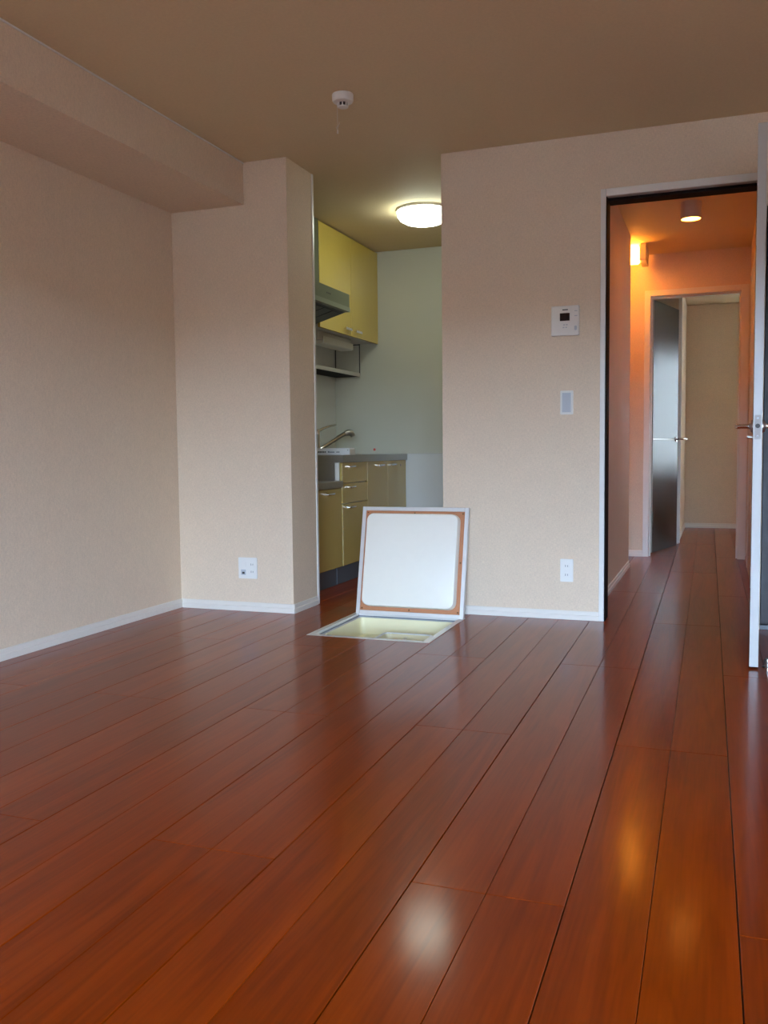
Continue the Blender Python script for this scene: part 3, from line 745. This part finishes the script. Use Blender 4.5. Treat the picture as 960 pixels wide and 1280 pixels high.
# ---------------------------------------------------------------- fire alarm with pull cord
AX, AY = -1.539, -0.911
t = thing('smoke_alarm', (AX, AY, H), 'round white smoke alarm with pull cord on the ceiling', 'smoke alarm')
MB().lathe([(0, -0.0005), (0.045, -0.0005), (0.046, -0.006), (0.046, -0.026), (0.042, -0.033), (0.027, -0.036), (0, -0.036)], (AX, AY, H), 36).build('body', 'plastic_white', t, smooth=40)
c = MB().lathe([(0, -0.0365), (0.020, -0.0365), (0.020, -0.050), (0, -0.050)], (AX, AY, H), 24).build('sensor_core', 'slot_dark', t, smooth=40)
for i in range(8):
    a = i * math.pi / 4 + 0.3
    MB().box(0.0185, 0.0235, -0.002, 0.002, -0.052, -0.036, M=Matrix.Translation((AX, AY, H)) @ Matrix.Rotation(a, 4, 'Z')).build('cage_rib', 'plastic_ivory', t)
MB().lathe([(0, -0.051), (0.0235, -0.051), (0.0225, -0.055), (0.012, -0.058), (0, -0.058)], (AX, AY, H), 24).build('sensor_cap', 'plastic_ivory', t, smooth=40)
cx, cy = -1.5595, -0.925
cd = MB().tube([(cx, cy, H - 0.033), (cx, cy, H - 0.157)], 0.0011, 6).build('pull_cord', 'cord_white', t)
MB().lathe([(0, 0), (0.0028, 0), (0.0032, -0.016), (0, -0.018)], (cx, cy, H - 0.150), 10).build('pull_knob', 'plastic_white', cd)
MB().tube([(cx, cy, H - 0.146), (cx + 0.004, cy - 0.001, H - 0.134), (cx + 0.009, cy - 0.001, H - 0.127), (cx + 0.008, cy, H - 0.121)], 0.0016, 6).build('knot', 'cord_white', cd)
MB().tube([(cx, cy, H - 0.148), (cx - 0.005, cy, H - 0.143), (cx - 0.005, cy, H - 0.137)], 0.0014, 6).build('knot', 'cord_white', cd)

# ---------------------------------------------------------------- wall fittings
t = thing('intercom', (-0.729, -0.02, 1.43), 'square white intercom panel with small dark screen on the wall', 'intercom')
MB().box(-0.798, -0.660, -0.022, -0.0008, 1.432, 1.579, bev=0.004, seg=2).build('body', 'plastic_white', t)
MB().prism(rrect(-0.760, -0.699, 1.495, 1.551, 0.004, 3), 1, -0.0235, -0.0222).build('bezel', 'plastic_white', t)
MB().box(-0.754, -0.706, -0.0248, -0.0236, 1.504, 1.542).build('screen', 'screen_black', t)
MB().box(-0.742, -0.715, -0.0228, -0.0221, 1.556, 1.561).build('maker_mark', 'print_dark', t)
for x, z in ((-0.737, 1.482), (-0.724, 1.482), (-0.740, 1.469), (-0.727, 1.469)):
    MB().box(x, x + 0.008, -0.0232, -0.0221, z, z + 0.005).build('button', 'plastic_grey', t)
for z in (1.549, 1.525):
    MB().box(-0.682, -0.668, -0.0232, -0.0221, z, z + 0.004).build('button', 'plastic_grey', t)
MB().prism(rrect(-0.683, -0.670, 1.456, 1.478, 0.005, 3), 1, -0.0245, -0.0221).build('talk_button', 'plastic_grey', t)
MB().prism([(-0.702, 1.4335), (-0.662, 1.4335), (-0.662, 1.450)], 1, -0.0240, -0.0221).build('corner_lamp', 'plastic_white', t)

def wall_plate(parent, x0, x1, z0, z1, y):
    MB().prism(rrect(x0, x1, z0, z1, 0.004, 3), 1, y - 0.007, y - 0.0006).build('plate', 'plastic_white', parent)
t = thing('light_switch', (-0.721, -0.004, 1.04), 'white wall switch with grey rocker below the intercom', 'switch')
wall_plate(t, -0.754, -0.690, 1.041, 1.160, 0)
MB().prism([(-0.0115, -0.744), (-0.0095, -0.701), (-0.0072, -0.701), (-0.0072, -0.744)], 2, 1.052, 1.149, Matrix(((0, 1, 0, 0), (1, 0, 0, 0), (0, 0, 1, 0), (0, 0, 0, 1)))).build('rocker', 'plastic_grey', t)
def socket(parent, x, z, y):
    s_ = MB().prism(rrect(x - 0.013, x + 0.013, z - 0.014, z + 0.014, 0.003, 2), 1, y - 0.0085, y - 0.0072).build('socket', 'plastic_white', parent)
    for dx, hh in ((-0.0055, 0.0055), (0.0055, 0.0045)):
        MB().box(x + dx - 0.001, x + dx + 0.001, y - 0.0092, y - 0.0086, z - hh, z + hh).build('slot', 'slot_dark', s_)
t = thing('wall_outlet', (-0.7195, -0.004, 0.195), 'white double socket outlet low on the wall by the hall doorway', 'outlet')
wall_plate(t, -0.752, -0.687, 0.194, 0.310, 0)
for z in (0.275, 0.230): socket(t, -0.7195, z, 0)
t = thing('multi_outlet', (-2.4065, YP - 0.004, 0.18), 'wide white outlet plate with aerial jack low on the pillar', 'outlet')
wall_plate(t, -2.463, -2.350, 0.180, 0.295, YP)
for z in (0.258, 0.218): socket(t, -2.379, z, YP)
MB().box(-2.447, -2.416, YP - 0.0082, YP - 0.0072, 0.240, 0.274).build('blank_insert', 'plastic_white', t)
j = MB().box(-2.447, -2.418, YP - 0.0084, YP - 0.0072, 0.200, 0.229).build('jack', 'plastic_grey', t)
MB().box(-2.440, -2.425, YP - 0.0090, YP - 0.0085, 0.205, 0.217).build('jack_hole', 'slot_dark', j)

# ---------------------------------------------------------------- underfloor storage hatch
t = thing('floor_hatch', ((FX0 + FX1) / 2, (FY0 + FY1) / 2, 0), 'open underfloor storage box with aluminium rim in the floor', 'floor hatch')
fr = 0.030
for nm, q in (('rim', (FX0, FX0 + fr, FY0, FY1)), ('rim', (FX1 - fr, FX1, FY0, FY1)), ('rim', (FX0 + fr, FX1 - fr, FY0, FY0 + fr)), ('rim', (FX0 + fr, FX1 - fr, FY1 - fr, FY1))):
    o = MB().box(q[0] + 0.0008, q[1] - 0.0003, q[2] + 0.0008, q[3] - 0.0003, -0.010, 0.0012, bev=0.001).build(nm, 'aluminium', t)
ix0, ix1, iy0, iy1 = FX0 + fr, FX1 - fr, FY0 + fr, FY1 - fr
b = MB()
for q in ((ix0, ix0 + 0.004, iy0, iy1), (ix1 - 0.004, ix1, iy0, iy1), (ix0 + 0.004, ix1 - 0.004, iy0, iy0 + 0.004), (ix0 + 0.004, ix1 - 0.004, iy1 - 0.004, iy1)):
    b.box(q[0], q[1], q[2], q[3], -0.0150, -0.0105)
b.build('seal', 'rubber_seal', t)
b = MB()
for q in ((ix0 - 0.02, ix0 + 0.016, iy0 - 0.02, iy1 + 0.02), (ix1 - 0.016, ix1 + 0.02, iy0 - 0.02, iy1 + 0.02), (ix0 + 0.016, ix1 - 0.016, iy0 - 0.02, iy0 + 0.016), (ix0 + 0.016, ix1 - 0.016, iy1 - 0.016, iy1 + 0.02)):
    b.box(q[0], q[1], q[2], q[3], -0.032, -0.0155)
b.build('ledge', 'aluminium', t)
b = MB()                                     # basin: tapered shell with a step
rings = []
for ins, z, r in ((0.0165, -0.0160, 0.02), (0.022, -0.105, 0.03), (0.045, -0.112, 0.03), (0.055, -0.33, 0.04)):
    rings.append([b.bm.verts.new((x, y, z)) for x, y in rrect(ix0 + ins, ix1 - ins, iy0 + ins, iy1 - ins, r, 4)])
for A, B in zip(rings, rings[1:]):
    for i in range(len(A)):
        k = (i + 1) % len(A); b.bm.faces.new((A[i], A[k], B[k], B[i]))
b.bm.faces.new(rings[-1])
basin = b.build('basin', 'basin_cream', t)
sm = basin.modifiers.new('shell', 'SOLIDIFY'); sm.thickness = 0.003; sm.offset = 1 if False else -1
# inner tray
tx0, tx1, ty0, ty1, tz0, tz1 = -1.560, -1.312, -0.668, -0.395, -0.325, -0.046
t = thing('storage_tray', ((tx0 + tx1) / 2, (ty0 + ty1) / 2, tz0), 'cream plastic tray with white rim inside the floor storage', 'tray')
b = MB()
prof = ((0.0, tz1), (0.006, tz1 - 0.03), (0.022, tz0))
outer = [[b.bm.verts.new((x, y, z)) for x, y in rrect(tx0 + i_, tx1 - i_, ty0 + i_, ty1 - i_, 0.03, 4)] for i_, z in prof]
inner = [[b.bm.verts.new((x, y, z)) for x, y in rrect(tx0 + i_ + 0.004, tx1 - i_ - 0.004, ty0 + i_ + 0.004, ty1 - i_ - 0.004, 0.027, 4)] for i_, z in ((0.0, tz1), (0.006, tz1 - 0.03), (0.022, tz0 + 0.004))]
chain = outer[::-1] + inner
for A, B in zip(chain, chain[1:]):
    for i in range(len(A)):
        k = (i + 1) % len(A); b.bm.faces.new((A[i], A[k], B[k], B[i]))
b.bm.faces.new(chain[0]); b.bm.faces.new(chain[-1])
b.build('body', 'basin_cream', t)
b = MB()
A = rrect(tx0 - 0.006, tx1 + 0.006, ty0 - 0.006, ty1 + 0.006, 0.034, 4); B = rrect(tx0 + 0.004, tx1 - 0.004, ty0 + 0.004, ty1 - 0.004, 0.027, 4)
L = []
for z, P in ((tz1 + 0.0005, A), (tz1 + 0.006, A), (tz1 + 0.006, B), (tz1 + 0.0005, B)):
    L.append([b.bm.verts.new((x, y, z)) for x, y in P])
for a_ in range(4):
    P, Q = L[a_], L[(a_ + 1) % 4]
    for i in range(len(P)):
        k = (i + 1) % len(P); b.bm.faces.new((P[i], P[k], Q[k], Q[i]))
b.build('rim', 'tray_rim', t)
for x in (-1.4475,):
    MB().box(x - 0.0015, x + 0.0015, ty0 + 0.010, ty1 - 0.008, tz1 - 0.10, tz1 - 0.012).build('divider', 'tray_rim', t)

# lid leaning against the wall: lid space x across, y towards the viewer's back, z up along the lid
lw0, lw1 = -1.8155, -1.2205
by, bz = -0.1665, 0.0015
tilt = math.atan2(0.128, 0.566)
ML = Matrix.Translation(((lw0 + lw1) / 2, by, bz)) @ Matrix.Rotation(-tilt, 4, 'X')
hw = (lw1 - lw0) / 2; LH = 0.580
t = thing('hatch_lid', ((lw0 + lw1) / 2, by, 0), 'square hatch lid with white underside panel leaning upright at the opening', 'hatch lid')
tk = 0.026
fw_ = 0.021
MB().box(-hw, -hw + fw_, 0, tk, 0, LH, bev=0.0015, M=ML).build('frame_bar', 'aluminium', t)
MB().box(hw - fw_, hw, 0, tk, 0, LH, bev=0.0015, M=ML).build('frame_bar', 'aluminium', t)
MB().box(-hw + fw_ + 0.0003, hw - fw_ - 0.0003, 0, tk, LH - fw_, LH, bev=0.0015, M=ML).build('frame_bar', 'aluminium', t)
MB().box(-hw + fw_ + 0.0003, hw - fw_ - 0.0003, 0, tk, 0, fw_, bev=0.0015, M=ML).build('frame_bar', 'aluminium', t)
brd = MB().box(-hw + fw_ + 0.0005, hw - fw_ - 0.0005, 0.004, 0.017, fw_ + 0.0005, LH - fw_ - 0.0005, M=ML).build('board', 'lid_board', t)
MB().box(-hw + fw_ + 0.0005, hw - fw_ - 0.0005, 0.0172, 0.0256, fw_ + 0.0005, LH - fw_ - 0.0005, M=ML).build('floor_facing', 'wood_floor', t)
for x in (-hw + fw_ + 0.011, 0.0, hw - fw_ - 0.011):
    for z in (fw_ + 0.011, LH / 2, LH - fw_ - 0.011):
        if x == 0.0 and abs(z - LH / 2) < 0.01: continue
        MB().lathe([(0, 0), (0.0045, 0), (0.0035, -0.002), (0, -0.0025)], (x, 0.004, z), 12, 'Y', ML).build('screw', 'hinge_bronze', brd)
# insulated white panel, rounded, standing proud of the board
b = MB(); P0, P1 = -hw + 0.040, hw - 0.042; Q0, Q1 = 0.042, LH - 0.038
L = []
for ins, y, r in ((0.0, 0.0035, 0.040), (0.003, -0.036, 0.038), (0.006, -0.041, 0.035), (0.012, -0.043, 0.030)):
    L.append([b.bm.verts.new((x, y, z)) for x, z in rrect(P0 + ins, P1 - ins, Q0 + ins, Q1 - ins, r, 6)])
for A, B in zip(L, L[1:]):
    for i in range(len(A)):
        k = (i + 1) % len(A); b.bm.faces.new((A[i], A[k], B[k], B[i]))
b.bm.faces.new(L[0]); b.bm.faces.new(L[-1])
bmesh.ops.transform(b.bm, matrix=ML, verts=b.bm.verts)
b.build('insulation_panel', 'lid_panel', t, smooth=30)

# ---------------------------------------------------------------- tidy
for o in bpy.data.objects:
    if '_o' in o: del o['_o']
